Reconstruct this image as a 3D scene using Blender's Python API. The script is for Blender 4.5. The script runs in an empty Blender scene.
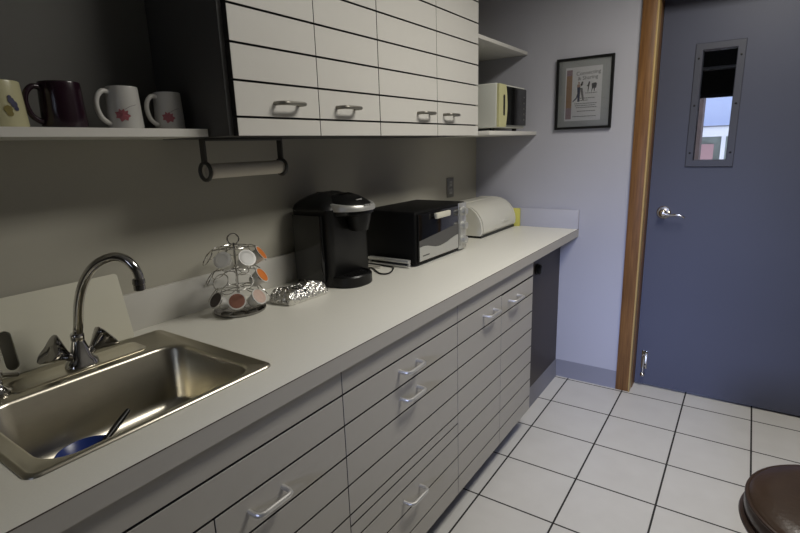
import bpy, bmesh, math, random
from mathutils import Vector, Matrix, noise
random.seed(7)
C = bpy.context.scene.collection
PI = math.pi
R = math.radians
V = Vector

# ------------------------------------------------------------------ materials
def mat(name, col, rough=0.5, metal=0.0, spec=0.5, var=0.0, scale=20.0, bump=0.0, bscale=200.0, stretch=None, coat=0.0, ior=None):
    m = bpy.data.materials.new(name); m.use_nodes = True
    nt = m.node_tree; b = nt.nodes['Principled BSDF']
    b.inputs['Base Color'].default_value = (*col, 1); b.inputs['Roughness'].default_value = rough
    b.inputs['Metallic'].default_value = metal; b.inputs['Specular IOR Level'].default_value = spec
    b.inputs['Coat Weight'].default_value = coat
    tc = nt.nodes.new('ShaderNodeTexCoord'); mp = nt.nodes.new('ShaderNodeMapping')
    nt.links.new(tc.outputs['Object'], mp.inputs['Vector'])
    if stretch: mp.inputs['Scale'].default_value = stretch
    if var > 0:
        n = nt.nodes.new('ShaderNodeTexNoise'); n.inputs['Scale'].default_value = scale; n.inputs['Detail'].default_value = 4
        nt.links.new(mp.outputs[0], n.inputs['Vector'])
        mx = nt.nodes.new('ShaderNodeMix'); mx.data_type = 'RGBA'
        mx.inputs[6].default_value = (*[c*(1-var) for c in col], 1); mx.inputs[7].default_value = (*[min(1, c*(1+var)) for c in col], 1)
        nt.links.new(n.outputs['Fac'], mx.inputs[0]); nt.links.new(mx.outputs[2], b.inputs['Base Color'])
    if bump > 0:
        n2 = nt.nodes.new('ShaderNodeTexNoise'); n2.inputs['Scale'].default_value = bscale; n2.inputs['Detail'].default_value = 3
        nt.links.new(mp.outputs[0], n2.inputs['Vector'])
        bp = nt.nodes.new('ShaderNodeBump'); bp.inputs['Strength'].default_value = bump; bp.inputs['Distance'].default_value = 0.002
        nt.links.new(n2.outputs['Fac'], bp.inputs['Height']); nt.links.new(bp.outputs[0], b.inputs['Normal'])
    return m

def glass(name, tint=(1, 1, 1), rough=0.02, k=0.12):
    m = bpy.data.materials.new(name); m.use_nodes = True; nt = m.node_tree; nt.nodes.clear()
    o = nt.nodes.new('ShaderNodeOutputMaterial'); t = nt.nodes.new('ShaderNodeBsdfTransparent'); g = nt.nodes.new('ShaderNodeBsdfGlossy')
    f = nt.nodes.new('ShaderNodeFresnel'); f.inputs['IOR'].default_value = 1.45
    t.inputs['Color'].default_value = (*tint, 1); g.inputs['Roughness'].default_value = rough
    mx = nt.nodes.new('ShaderNodeMixShader'); nt.links.new(f.outputs[0], mx.inputs[0])
    nt.links.new(t.outputs[0], mx.inputs[1]); nt.links.new(g.outputs[0], mx.inputs[2]); nt.links.new(mx.outputs[0], o.inputs[0])
    return m

def emit(name, col, s):
    m = bpy.data.materials.new(name); m.use_nodes = True; nt = m.node_tree; nt.nodes.clear()
    o = nt.nodes.new('ShaderNodeOutputMaterial'); e = nt.nodes.new('ShaderNodeEmission')
    e.inputs[0].default_value = (*col, 1); e.inputs[1].default_value = s; nt.links.new(e.outputs[0], o.inputs[0])
    return m

def tile_mat():
    m = mat('floor_tile', (.60, .585, .55), .32, spec=.4)
    nt = m.node_tree; b = nt.nodes['Principled BSDF']; N = nt.nodes.new; Lk = nt.links.new
    g = N('ShaderNodeNewGeometry'); s = N('ShaderNodeSeparateXYZ'); Lk(g.outputs['Position'], s.inputs[0])
    S = .3061
    def line(sock, off):
        a = N('ShaderNodeMath'); a.operation = 'SUBTRACT'; Lk(sock, a.inputs[0]); a.inputs[1].default_value = off
        d = N('ShaderNodeMath'); d.operation = 'DIVIDE'; Lk(a.outputs[0], d.inputs[0]); d.inputs[1].default_value = S
        h = N('ShaderNodeMath'); h.operation = 'ADD'; Lk(d.outputs[0], h.inputs[0]); h.inputs[1].default_value = 100.5
        f = N('ShaderNodeMath'); f.operation = 'FRACT'; Lk(h.outputs[0], f.inputs[0])
        c = N('ShaderNodeMath'); c.operation = 'SUBTRACT'; Lk(f.outputs[0], c.inputs[0]); c.inputs[1].default_value = .5
        k = N('ShaderNodeMath'); k.operation = 'ABSOLUTE'; Lk(c.outputs[0], k.inputs[0])
        l = N('ShaderNodeMath'); l.operation = 'LESS_THAN'; Lk(k.outputs[0], l.inputs[0]); l.inputs[1].default_value = .0036/S
        return l.outputs[0], h.outputs[0]
    lx, ix = line(s.outputs[0], .6244); ly, iy = line(s.outputs[1], 2.8705)
    mxx = N('ShaderNodeMath'); mxx.operation = 'MAXIMUM'; Lk(lx, mxx.inputs[0]); Lk(ly, mxx.inputs[1])
    n = N('ShaderNodeTexNoise'); n.inputs['Scale'].default_value = 9; n.inputs['Detail'].default_value = 5
    Lk(g.outputs['Position'], n.inputs['Vector'])
    r = N('ShaderNodeMix'); r.data_type = 'RGBA'; r.inputs[6].default_value = (.575, .56, .53, 1); r.inputs[7].default_value = (.655, .645, .615, 1)
    Lk(n.outputs['Fac'], r.inputs[0])
    q = N('ShaderNodeMix'); q.data_type = 'RGBA'; Lk(mxx.outputs[0], q.inputs[0]); Lk(r.outputs[2], q.inputs[6]); q.inputs[7].default_value = (.028, .026, .024, 1)
    Lk(q.outputs[2], b.inputs['Base Color'])
    ro = N('ShaderNodeMapRange'); Lk(mxx.outputs[0], ro.inputs[0]); ro.inputs[3].default_value = .30; ro.inputs[4].default_value = .85
    Lk(ro.outputs[0], b.inputs['Roughness'])
    bp = N('ShaderNodeBump'); bp.invert = True; bp.inputs['Strength'].default_value = .5; bp.inputs['Distance'].default_value = .002
    Lk(mxx.outputs[0], bp.inputs['Height']); Lk(bp.outputs[0], b.inputs['Normal'])
    return m

def foil_mat():
    m = mat('aluminium_foil', (.82, .81, .78), .2, 1.0)
    nt = m.node_tree; b = nt.nodes['Principled BSDF']; N = nt.nodes.new; Lk = nt.links.new
    tc = N('ShaderNodeTexCoord'); v = N('ShaderNodeTexVoronoi'); v.inputs['Scale'].default_value = 75; n = N('ShaderNodeTexNoise'); n.inputs['Scale'].default_value = 130; n.inputs['Detail'].default_value = 3
    Lk(tc.outputs['Object'], v.inputs['Vector']); Lk(tc.outputs['Object'], n.inputs['Vector'])
    a = N('ShaderNodeMath'); a.operation = 'ADD'; Lk(v.outputs['Distance'], a.inputs[0]); Lk(n.outputs['Fac'], a.inputs[1])
    bp = N('ShaderNodeBump'); bp.inputs['Strength'].default_value = .8; bp.inputs['Distance'].default_value = .006
    Lk(a.outputs[0], bp.inputs['Height']); Lk(bp.outputs[0], b.inputs['Normal'])
    return m

def wood_mat():
    m = mat('oak_casing', (.30, .13, .04), .42, spec=.4)
    nt = m.node_tree; b = nt.nodes['Principled BSDF']; N = nt.nodes.new; Lk = nt.links.new
    tc = N('ShaderNodeTexCoord'); mp = N('ShaderNodeMapping'); mp.inputs['Scale'].default_value = (60, 60, 2.5); Lk(tc.outputs['Object'], mp.inputs[0])
    n = N('ShaderNodeTexNoise'); n.inputs['Scale'].default_value = 1.6; n.inputs['Detail'].default_value = 8; n.inputs['Roughness'].default_value = .65; Lk(mp.outputs[0], n.inputs[0])
    cr = N('ShaderNodeValToRGB'); cr.color_ramp.elements[0].position = .32; cr.color_ramp.elements[0].color = (.11, .048, .014, 1)
    cr.color_ramp.elements[1].position = .72; cr.color_ramp.elements[1].color = (.25, .118, .036, 1)
    Lk(n.outputs['Fac'], cr.inputs[0]); Lk(cr.outputs[0], b.inputs['Base Color'])
    return m

M = dict(
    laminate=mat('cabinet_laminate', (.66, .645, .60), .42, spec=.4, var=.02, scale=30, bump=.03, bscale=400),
    shadedlam=mat('shaded_laminate', (.43, .41, .37), .42, spec=.4, var=.02, scale=30, bump=.03, bscale=400),  # laminate darkened in colour for shade on base fronts and counter edge
    pulldark=mat('dark_nickel_pull', (.24, .23, .20), .42, .8),
    wallshade=mat('painted_wall_shade', (.115, .113, .102), .5),  # dark tone standing in for shade on the wall above the mugs
    counter=mat('counter_laminate', (.76, .745, .67), .36, spec=.42, var=.04, scale=260),
    seam=mat('laminate_seam', (.05, .035, .025), .6),
    groove=mat('dark_groove', (.02, .019, .018), .8),
    carcass=mat('dark_grey_cabinet_side', (.085, .083, .08), .5),
    toe=mat('black_toe_kick', (.02, .02, .02), .6),
    wire=mat('wire_chrome', (.62, .61, .58), .22, 1.0),
    wall=mat('grey_wall_laminate', (.45, .432, .365), .5, spec=.35, var=.03, scale=5),
    roomwall=mat('room_paint', (.16, .155, .15), .6, spec=.3, var=.02, scale=4),
    farwall=mat('lavender_grey_paint', (.43, .43, .478), .55, spec=.3, var=.02, scale=4, bump=.05, bscale=300),
    white=mat('white_paint', (.6, .6, .6), .7),
    ceil=mat('ceiling_tile', (.62, .62, .61), .8, bump=.2, bscale=120),
    base=mat('grey_vinyl_base', (.21, .212, .25), .45, var=.03),
    door=mat('slate_blue_door_paint', (.076, .083, .124), .42, spec=.4, var=.05, scale=3, bump=.03),
    vision=mat('grey_metal_frame', (.062, .066, .090), .4, spec=.5),
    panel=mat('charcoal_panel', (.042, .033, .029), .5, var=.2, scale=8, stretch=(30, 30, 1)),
    oak=wood_mat(), oaklight=mat('pale_oak_edge', (.44, .30, .11), .4, var=.1, scale=20, stretch=(40, 40, 1)),
    steel=mat('brushed_steel', (.60, .565, .47), .30, 1.0, var=.06, scale=40, stretch=(40, 1, 1)),
    chrome=mat('chrome', (.56, .55, .53), .08, 1.0), darkchrome=mat('dark_chrome', (.30, .29, .28), .12, 1.0),
    pull=mat('satin_nickel_pull', (.70, .69, .66), .36, .75),
    brass=mat('satin_lever_metal', (.62, .58, .50), .22, 1.0),
    black=mat('black_plastic', (.006, .006, .006), .36, spec=.35), blackm=mat('black_textured_metal', (.005, .005, .005), .55, spec=.15, bump=.12, bscale=900),
    gloss=mat('glossy_black', (.006, .006, .006), .08, spec=.5),
    silver=mat('silver_plastic', (.55, .55, .52), .35, .55), cream=mat('cream_plastic', (.68, .66, .55), .35),
    mwside=mat('microwave_white', (.62, .63, .57), .4), mwcream=mat('microwave_yellowed_trim', (.58, .56, .30), .4),
    binwhite=mat('bread_bin_white', (.66, .65, .58), .35, spec=.45), foil=foil_mat(),
    board=mat('cutting_board_plastic', (.70, .68, .56), .45, var=.03, scale=12),
    purple=mat('dark_purple_glaze', (.020, .007, .014), .2, spec=.5), mugwhite=mat('white_glaze', (.58, .57, .54), .22), mugcream=mat('cream_glaze', (.55, .52, .32), .25),
    leaf=mat('red_leaf_print', (.34, .10, .115), .4), stem=mat('grey_stem_print', (.22, .2, .2), .5), bluep=mat('blue_print', (.010, .010, .06), .4), olive=mat('olive_print', (.20, .16, .03), .4),
    tube=mat('paper_tube', (.62, .58, .50), .8, var=.05), holder=mat('dark_grey_plastic', (.045, .045, .04), .4),
    podwhite=mat('pod_cup_white', (.66, .65, .62), .35), podorange=mat('orange_foil_lid', (.75, .23, .05), .4, var=.1), podbrown=mat('brown_foil_lid', (.26, .12, .085), .4, var=.15, scale=90),
    podbeige=mat('beige_foil_lid', (.58, .43, .36), .4, var=.15, scale=90), poddark=mat('dark_foil_lid', (.05, .035, .03), .4), podgrey=mat('grey_foil_lid', (.45, .45, .43), .35),
    yellow=mat('yellow_card', (.62, .58, .12), .5), frame=mat('black_picture_frame', (.006, .006, .006), .5, spec=.2), matb=mat('grey_mat_board', (.50, .52, .53), .8, var=.02),
    paper=mat('poster_paper', (.85, .85, .88), .8), pink=mat('poster_pink', (.36, .25, .29), .8), orange=mat('poster_orange', (.40, .23, .13), .8), ink=mat('poster_ink', (.06, .06, .07), .8), navy=mat('poster_navy', (.025, .035, .12), .8), greyink=mat('poster_grey_ink', (.22, .22, .24), .8), pale=mat('poster_pale_skin', (.42, .28, .24), .8),
    pane=glass('window_pane'), leather=mat('brown_leather', (.034, .019, .010), .28, spec=.5, var=.35, scale=14, bump=.25, bscale=90), piping=mat('leather_piping', (.030, .015, .008), .35),
    bowl=mat('blue_plastic', (.012, .035, .20), .3), socket=mat('socket_grey', (.38, .38, .36), .4), plate=mat('outlet_plate', (.20, .195, .18), .35, .6), slot=mat('socket_slot', (.01, .01, .01), .6),
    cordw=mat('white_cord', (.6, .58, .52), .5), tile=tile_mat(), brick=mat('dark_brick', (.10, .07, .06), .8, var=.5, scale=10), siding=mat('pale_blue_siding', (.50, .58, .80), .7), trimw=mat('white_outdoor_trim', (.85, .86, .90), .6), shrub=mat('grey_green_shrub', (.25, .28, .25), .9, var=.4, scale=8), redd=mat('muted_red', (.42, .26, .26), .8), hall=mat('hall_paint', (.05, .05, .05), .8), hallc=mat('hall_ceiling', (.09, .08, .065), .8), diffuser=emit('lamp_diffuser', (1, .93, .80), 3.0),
)

# ------------------------------------------------------------------ mesh builder
class MB:
    def __init__(s): s.bm = bmesh.new()
    def _mi(s, faces, mi, smooth=True):
        for f in faces: f.material_index = mi; f.smooth = smooth
    def box(s, x0, x1, y0, y1, z0, z1, bev=0.0, mi=0, seg=2, rot=None):
        vs = [s.bm.verts.new((x, y, z)) for x in (x0, x1) for y in (y0, y1) for z in (z0, z1)]
        q = [(0, 1, 3, 2), (4, 6, 7, 5), (0, 4, 5, 1), (2, 3, 7, 6), (0, 2, 6, 4), (1, 5, 7, 3)]
        fs = [s.bm.faces.new([vs[i] for i in f]) for f in q]
        s._mi(fs, mi)
        if rot:
            c = V(((x0+x1)/2, (y0+y1)/2, (z0+z1)/2))
            for v in vs: v.co = c + rot @ (v.co-c)
        if bev > 0:
            es = list({e for f in fs for e in f.edges})
            r = bmesh.ops.bevel(s.bm, geom=es, offset=bev, segments=seg, profile=.5, affect='EDGES', clamp_overlap=True)
            s._mi(r['faces'], mi)
        return s
    def loft(s, loops, mi=0, cap0=True, cap1=True, closed=True):
        rings = [[s.bm.verts.new(p) for p in l] for l in loops]; fs = []
        n = len(rings[0])
        for a, b in zip(rings, rings[1:]):
            for i in range(n if closed else n-1):
                j = (i+1) % n
                fs.append(s.bm.faces.new((a[i], a[j], b[j], b[i])))
        if cap0: fs.append(s.bm.faces.new(rings[0][::-1]))
        if cap1: fs.append(s.bm.faces.new(rings[-1]))
        s._mi(fs, mi); return s
    def ringloft(s, loops, mi=0):      # closed both ways (torus like)
        rings = [[s.bm.verts.new(p) for p in l] for l in loops]; fs = []; n = len(rings[0])
        for k in range(len(rings)):
            a, b = rings[k], rings[(k+1) % len(rings)]
            for i in range(n): fs.append(s.bm.faces.new((a[i], a[(i+1) % n], b[(i+1) % n], b[i])))
        s._mi(fs, mi); return s
    def lathe(s, prof, c=(0, 0, 0), axis=(0, 0, 1), seg=32, mi=0):   # prof: (r, h)
        ax = V(axis).normalized(); u = ax.orthogonal().normalized(); w = ax.cross(u); c = V(c); loops = []
        for r, h in prof: loops.append([c + ax*h + (u*math.cos(t)+w*math.sin(t))*max(r, 1e-5) for t in [2*PI*i/seg for i in range(seg)]])
        return s.loft(loops, mi)
    def tube(s, pts, r, seg=10, mi=0, caps=True):
        pts = [V(p) for p in pts]; rs = r if isinstance(r, (list, tuple)) else [r]*len(pts); loops = []; pu = None
        for i, p in enumerate(pts):
            t = (pts[min(i+1, len(pts)-1)]-pts[max(i-1, 0)]).normalized()
            if pu is None: pu = t.orthogonal().normalized()
            else: pu = (pu - t*pu.dot(t)).normalized()
            w = t.cross(pu)
            loops.append([p+(pu*math.cos(a)+w*math.sin(a))*rs[i] for a in [2*PI*k/seg for k in range(seg)]])
        return s.loft(loops, mi, caps, caps)
    def torus(s, c, axis, R_, r, seg=28, sg=8, mi=0):
        ax = V(axis).normalized(); u = ax.orthogonal().normalized(); w = ax.cross(u); c = V(c); loops = []
        for i in range(seg):
            t = 2*PI*i/seg; d = u*math.cos(t)+w*math.sin(t)
            loops.append([c+d*(R_+r*math.cos(a))+ax*r*math.sin(a) for a in [2*PI*k/sg for k in range(sg)]])
        return s.ringloft(loops, mi)
    def poly(s, pts, mi=0):
        f = s.bm.faces.new([s.bm.verts.new(p) for p in pts]); s._mi([f], mi, False); return s
    def prism(s, pts, off, mi=0):      # planar outline extruded by vector
        off = V(off); return s.loft([[V(p) for p in pts], [V(p)+off for p in pts]], mi)
    def build(s, name, mats, parent=None, sharp=35, loc=None):
        bmesh.ops.recalc_face_normals(s.bm, faces=s.bm.faces)
        o0 = V((0, 0, 0))
        if parent is not None:
            p = parent
            while p is not None: o0 += p.location; p = p.parent
        elif loc is not None: o0 = V(loc)
        for v in s.bm.verts: v.co -= o0
        me = bpy.data.meshes.new(name); s.bm.to_mesh(me); s.bm.free()
        for k in (mats if isinstance(mats, (list, tuple)) else [mats]): me.materials.append(M[k])
        me.set_sharp_from_angle(angle=R(sharp))
        o = bpy.data.objects.new(name, me); C.objects.link(o)
        if parent is not None: o.parent = parent
        else: o.location = o0
        return o

def tag(o, label, cat, group=None):
    o['label'] = label; o['category'] = cat
    if group: o['group'] = group
    return o
def thing(name, label, cat, loc, group=None):
    o = bpy.data.objects.new(name, None); C.objects.link(o); o.location = loc; o.empty_display_size = .05
    return tag(o, label, cat, group)
def struct(o): o['kind'] = 'structure'; return o
def copy_tree(o, parent=None):
    c = o.copy(); C.objects.link(c)
    if parent: c.parent = parent
    for ch in list(o.children): copy_tree(ch, c)
    return c
def rrect(x0, x1, y0, y1, r, z, n=6):
    out = []
    rr = r if isinstance(r, (tuple, list)) else (r,)*4
    for (cx, cy, a0, q) in ((x1-rr[0], y1-rr[0], 0, rr[0]), (x0+rr[1], y1-rr[1], 90, rr[1]), (x0+rr[2], y0+rr[2], 180, rr[2]), (x1-rr[3], y0+rr[3], 270, rr[3])):
        for k in range(n+1):
            a = R(a0+90*k/n); out.append(V((cx+q*math.cos(a), cy+q*math.sin(a), z)))
    return out
def text_obj(body, size, mk, parent, name, origin, ux, uz, ext=.0002):
    cu = bpy.data.curves.new(name, 'FONT'); cu.body = body; cu.size = size; cu.extrude = ext; cu.resolution_u = 3; cu.align_x = 'CENTER'
    t = bpy.data.objects.new(name, cu); C.objects.link(t)
    me = bpy.data.meshes.new_from_object(t.evaluated_get(bpy.context.evaluated_depsgraph_get()))
    bpy.data.objects.remove(t); me.materials.clear(); me.materials.append(M[mk])
    o = bpy.data.objects.new(name, me); C.objects.link(o)
    ux = V(ux).normalized(); uz = V(uz).normalized(); n = ux.cross(uz)
    m = Matrix((ux, uz, n)).transposed().to_4x4()
    me.transform(m); p = parent; o0 = V((0, 0, 0))
    while p is not None: o0 += p.location; p = p.parent
    o.parent = parent; o.location = V(origin)-o0
    return o

H = .914; L = 2.903; DY = 3.015
# ------------------------------------------------------------------ camera
cam = bpy.data.cameras.new('camera'); co = bpy.data.objects.new('camera', cam); C.objects.link(co)
cam.sensor_width = 36; cam.lens = 506.254*36/800; cam.clip_start = .02
r_, u_, f_ = V((.82702384, .56128854, -.03141254)), V((-.10378004, .2073532, .97274578)), V((-.55250455, .80122395, -.22973659))
co.matrix_world = Matrix(((r_.x, u_.x, -f_.x, 1.40726), (r_.y, u_.y, -f_.y, -.00454), (r_.z, u_.z, -f_.z, 1.39627), (0, 0, 0, 1)))
bpy.context.scene.camera = co

# ------------------------------------------------------------------ room shell
XR, YB, ZC = 2.55, -2.0, 2.5
struct(MB().box(-.1, XR+.1, YB-.1, 3.06, -.1, 0).build('floor', 'tile'))
struct(MB().box(-.1, XR+.1, YB-.1, 3.06, ZC, ZC+.1).build('ceiling', 'ceil'))
struct(MB().box(-.1, 0, YB-.1, 3.06, 0, ZC).build('wall_left', 'wall'))
struct(MB().box(XR, XR+.1, YB-.1, 3.06, 0, ZC).build('wall_right', 'roomwall'))
w = MB(); w.box(0, .95, L, 3.06, 0, ZC).box(1.915, XR, L, 3.06, 0, ZC).box(.95, 1.915, L, 3.06, 2.085, ZC)
struct(w.build('wall_far', 'farwall'))
# back wall behind the camera; window added to carry a fill light
WX0, WX1, WZ0, WZ1 = 1.22, 1.80, 1.30, 2.00
w = MB(); w.box(0, WX0, YB-.1, YB, 0, ZC).box(WX1, XR, YB-.1, YB, 0, ZC).box(WX0, WX1, YB-.1, YB, 0, WZ0).box(WX0, WX1, YB-.1, YB, WZ1, ZC)
struct(w.build('wall_back', 'roomwall'))
w = MB(); t = .04
w.box(WX0, WX1, YB-.08, YB-.02, WZ0, WZ0+t).box(WX0, WX1, YB-.08, YB-.02, WZ1-t, WZ1).box(WX0, WX0+t, YB-.08, YB-.02, WZ0+t, WZ1-t).box(WX1-t, WX1, YB-.08, YB-.02, WZ0+t, WZ1-t)
wb = struct(w.build('fill_window', 'white', loc=((WX0+WX1)/2, YB-.05, WZ0)))  # unseen window, added as a mount for the fill lamp
MB().box(WX0+t, WX1-t, YB-.053, YB-.047, WZ0+t, WZ1-t).build('window_pane', 'pane', wb)
# door surround
d = MB()
d.box(.893, .9625, 2.884, L, 0, 2.135, .003)
d.box(1.907, 1.972, 2.884, L, 0, 2.135, .003).box(.9625, 1.907, 2.884, L, 2.07, 2.135, .003)
d.box(.95, .9625, 2.890, 3.06, 0, 2.085).box(.9625, .970, 2.952, 3.06, 0, 2.067).box(1.897, 1.915, 2.884, 3.06, 0, 2.085).box(.968, 1.897, 2.884, 3.06, 2.067, 2.085)
trim = struct(d.build('trim_1', 'oak'))
e = MB(); e.box(.9600, .968, 2.8828, 2.95, 0, 2.068, .001)
e.build('edge_strip', 'oaklight', trim)
# baseboards
b = MB()
prof = [(0, 0), (.014, 0), (.009, .012), (.006, .09), (.003, .103), (0, .103)]
b.loft([[V((x, L-p, z)) for p, z in prof] for x in (.545, .893)])
struct(b.build('baseboard_far', 'base'))
b = MB(); b.loft([[V((.538+p, y, z)) for p, z in prof] for y in (2.24, L)]); struct(b.build('baseboard_left', 'base'))

# door
DX0, DX1 = .972, 1.893
GX0, GX1, GZ0, GZ1 = 1.160, 1.302, 1.285, 1.806
d = MB(); y0, y1 = DY, DY+.042
d.box(DX0, GX0, y0, y1, .012, 2.062).box(GX1, DX1, y0, y1, .012, 2.062).box(GX0, GX1, y0, y1, .012, GZ0).box(GX0, GX1, y0, y1, GZ1, 2.062)
door = struct(d.build('door_1', 'door', loc=(DX0, DY, 0)))
def ringbox(mb, x0, x1, z0, z1, t, y0, y1, bev=.0, mi=0):
    lo = lambda a, y: [V((x0+a, y, z0+a)), V((x1-a, y, z0+a)), V((x1-a, y, z1-a)), V((x0+a, y, z1-a))]
    return mb.ringloft([lo(0, y1), lo(0, y0+bev), lo(bev, y0), lo(t-bev, y0), lo(t, y0+bev), lo(t, y1)], mi)
vf = MB(); ringbox(vf, 1.126, 1.334, 1.25, 1.84, .034, DY-.008, DY+.001, .003); ringbox(vf, 1.126, 1.334, 1.25, 1.84, .034, DY+.051, DY+.041, .003)
vfo = vf.build('window_frame', 'vision', door)
for x, z in ((1.143, 1.32), (1.143, 1.55), (1.143, 1.77), (1.317, 1.32), (1.317, 1.55), (1.317, 1.77)):
    MB().lathe([(.0001, -.002), (.004, -.0015), (.005, .0005)], (x, DY-.0085, z), (0, 1, 0), 10).build('screw', 'black', vfo)
MB().box(GX0-.004, GX1+.004, DY+.018, DY+.024, GZ0-.004, GZ1+.004).build('window_pane', 'pane', door)
# lever handle on the door
lh = MB(); lh.lathe([(.0, .052), (.010, .0515), (.017, .047), (.020, .040), (.018, .033), (.014, .026), (.014, .010), (.030, .009), (.034, .005), (.034, 0)], (1.048, DY, 1.012), (0, -1, 0), 28)
lho = lh.build('door_handle', 'brass', door)
pts = [(1.048, 2.972, 1.012), (1.066, 2.970, 1.008), (1.085, 2.968, 1.004), (1.105, 2.966, 1.006), (1.125, 2.965, 1.008), (1.142, 2.966, 1.000), (1.152, 2.967, .992)]
MB().tube(pts, [.010, .008, .0065, .006, .0055, .005, .0035], 10).build('lever', 'brass', lho)
ds = MB(); ds.box(1.000, 1.030, DY-.004, DY, .105, .215, .002); ds.tube([(1.014, DY-.018, .19), (1.014, DY-.026, .15), (1.014, DY-.030, .085)], [.005, .004, .005], 10); ds.lathe([(.012, 0), (.013, .012), (.008, .018)], (1.014, DY-.030, .072), (0, 0, 1), 14)
ds.lathe([(.008, 0), (.008, .02)], (1.014, DY, .19), (0, -1, 0), 12).lathe([(.006, 0), (.006, .012)], (1.022, DY, .125), (0, -1, 0), 12)
ds.build('door_holder', 'chrome', door)

# corridor beyond the door and what stands outside its window
HX0, HX1, HY, HZ = -.2, 2.7, 6.0, 2.35
struct(MB().box(HX0, HX1, 3.06, HY+.1, -.1, 0).build('floor', 'hallc'))
struct(MB().box(HX0, HX1, 3.06, HY+.1, HZ, HZ+.1).build('ceiling', 'hallc'))
struct(MB().box(HX0-.1, HX0, 3.06, HY+.1, 0, HZ).build('wall_left', 'hall'))
struct(MB().box(HX1, HX1+.1, 3.06, HY+.1, 0, HZ).build('wall_right', 'hall'))
w = MB(); hx0, hx1, hz0, hz1 = .55, 1.27, .75, 1.80
w.box(HX0, hx0, HY, HY+.1, 0, HZ).box(hx1, HX1, HY, HY+.1, 0, HZ).box(hx0, hx1, HY, HY+.1, 0, hz0).box(hx0, hx1, HY, HY+.1, hz1, HZ)
struct(w.build('wall_far', 'hall'))
w = MB(); ringbox(w, hx0, hx1, hz0, hz1, .03, HY+.02, HY+.07)
hw = struct(w.build('window_2', 'vision', loc=((hx0+hx1)/2, HY, hz0)))
MB().box(hx0+.03, hx1-.03, HY+.042, HY+.048, hz0+.03, hz1-.03).build('window_pane', 'pane', hw)
beam = MB(); beam.box(HX0, HX1, 4.55, 4.70, 1.885, HZ)
struct(beam.build('trim_2', 'hall'))
rl = MB(); rl.box(HX0, HX1, 4.53, 4.55, 1.88, 1.895); struct(rl.build('trim_3', 'white'))
hb = thing('neighbouring_building', 'pale blue building seen outside through the door glass', 'building', (1.2, 10.2, -1))
MB().box(-4, 6, 10.2, 10.6, -1, 4.5).build('wall', 'siding', hb)
MB().box(-4, 6, 10.05, 10.2, 1.40, 1.56).build('ledge', 'trimw', hb)
MB().box(-4, 6, 10.03, 10.05, 1.555, 1.575).build('ledge_shadow_gap', 'greyink', hb)
MB().box(-4, 6, 10.16, 10.2, -1, 1.40).build('lower_wall', 'shrub', hb)
MB().box(.50, .86, 10.12, 10.16, -1, 1.28).build('doorway', 'redd', hb)
MB().box(.96, 1.02, 10.1, 10.16, -1, 1.40).build('post', 'trimw', hb)
tag(MB().box(-.5, .82, 7.9, 8.2, -1, 3.2).build('brick_pillar', 'brick', loc=(0, 8, -1)), 'dark brick pillar outside at left edge of the door glass', 'pillar')

# ------------------------------------------------------------------ slatted fronts
GAP = .0056
def slats(mb, xf, y0, y1, edges):
    """a front made of horizontal slats with dark grooves; edges = z of the grooves and both ends"""
    e = sorted(edges)
    for i in range(len(e)-1):
        n0 = len(mb.bm.faces); mb.box(xf-.017, xf, y0, y1, e[i]+GAP/2, e[i+1]-GAP/2, .0006, 0, 1)
        mb.bm.faces.ensure_lookup_table(); mb.bm.normal_update()
        for f in mb.bm.faces[n0:]:
            if abs(f.normal.x) < .3: f.material_index = 1
    mb.box(xf-.021, xf-.0125, y0+.0006, y1-.0006, e[0]+GAP/2, e[-1]-GAP/2, 0, 1)
def pull(parent, x, yc, z, ln=.094, mk='pull'):
    m = MB(); h = ln/2; o = .034; r = .0058
    pts = [(x-.001, yc-h, z), (x+o-.013, yc-h, z), (x+o-.004, yc-h+.004, z), (x+o, yc-h+.013, z)]
    pts += [(x+o, yc-h+.013+(ln-.026)*k/6, z) for k in range(1, 6)]
    pts += [(x+o, yc+h-.013, z), (x+o-.004, yc+h-.004, z), (x+o-.013, yc+h, z), (x-.001, yc+h, z)]
    m.tube(pts, r, 10); return m.build('handle', mk, parent)

XF = .618
A, B, Cc, D = .8675, 1.4815, 1.8675, 2.235
SK = .478; LEFT = .085
G = [.7932, .7064, .6176, .5290, .4405, .3565, .2682, .1790]
TOP, BOT = .868, .104
def carcass(y0, y1, root, top=True):
    m = MB()
    m.box(.02, .596, y0+.001, y0+.018, BOT, TOP).box(.02, .596, y1-.018, y1-.001, BOT, TOP).box(.02, .596, y0+.018, y1-.018, BOT, BOT+.018).box(.02, .03, y0+.018, y1-.018, BOT+.018, TOP)
    m.box(.575, .596, y0+.018, y1-.018, TOP-.07, TOP)
    m.build('carcass', 'carcass', root)
    k = MB(); k.box(.50, .535, y0+.001, y1-.001, 0.0, BOT); k.build('toe_kick', 'toe', root)
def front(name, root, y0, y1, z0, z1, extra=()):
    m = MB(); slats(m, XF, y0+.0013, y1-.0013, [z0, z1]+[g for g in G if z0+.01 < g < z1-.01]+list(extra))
    return m.build(name, ['shadedlam', 'groove'], root)
sc_ = thing('sink_cabinet', 'pale slatted base cabinet beneath the steel sink', 'cabinet', (.31, (LEFT+A)/2, 0))
carcass(LEFT, A, sc_)
front('fascia', sc_, LEFT, A, G[0], TOP); front('apron', sc_, LEFT, A, G[1], G[0])
dl = front('door', sc_, LEFT, SK, BOT, G[1]); pull(dl, XF, .36, .668)
dr = front('door', sc_, SK, A, BOT, G[1]); pull(dr, XF, .6045, .668)
dc = thing('drawer_cabinet', 'pale slatted base unit of three drawers right of the sink', 'cabinet', (.31, (A+B)/2, 0))
carcass(A, B, dc); front('fascia', dc, A, B, G[0], TOP)
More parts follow.
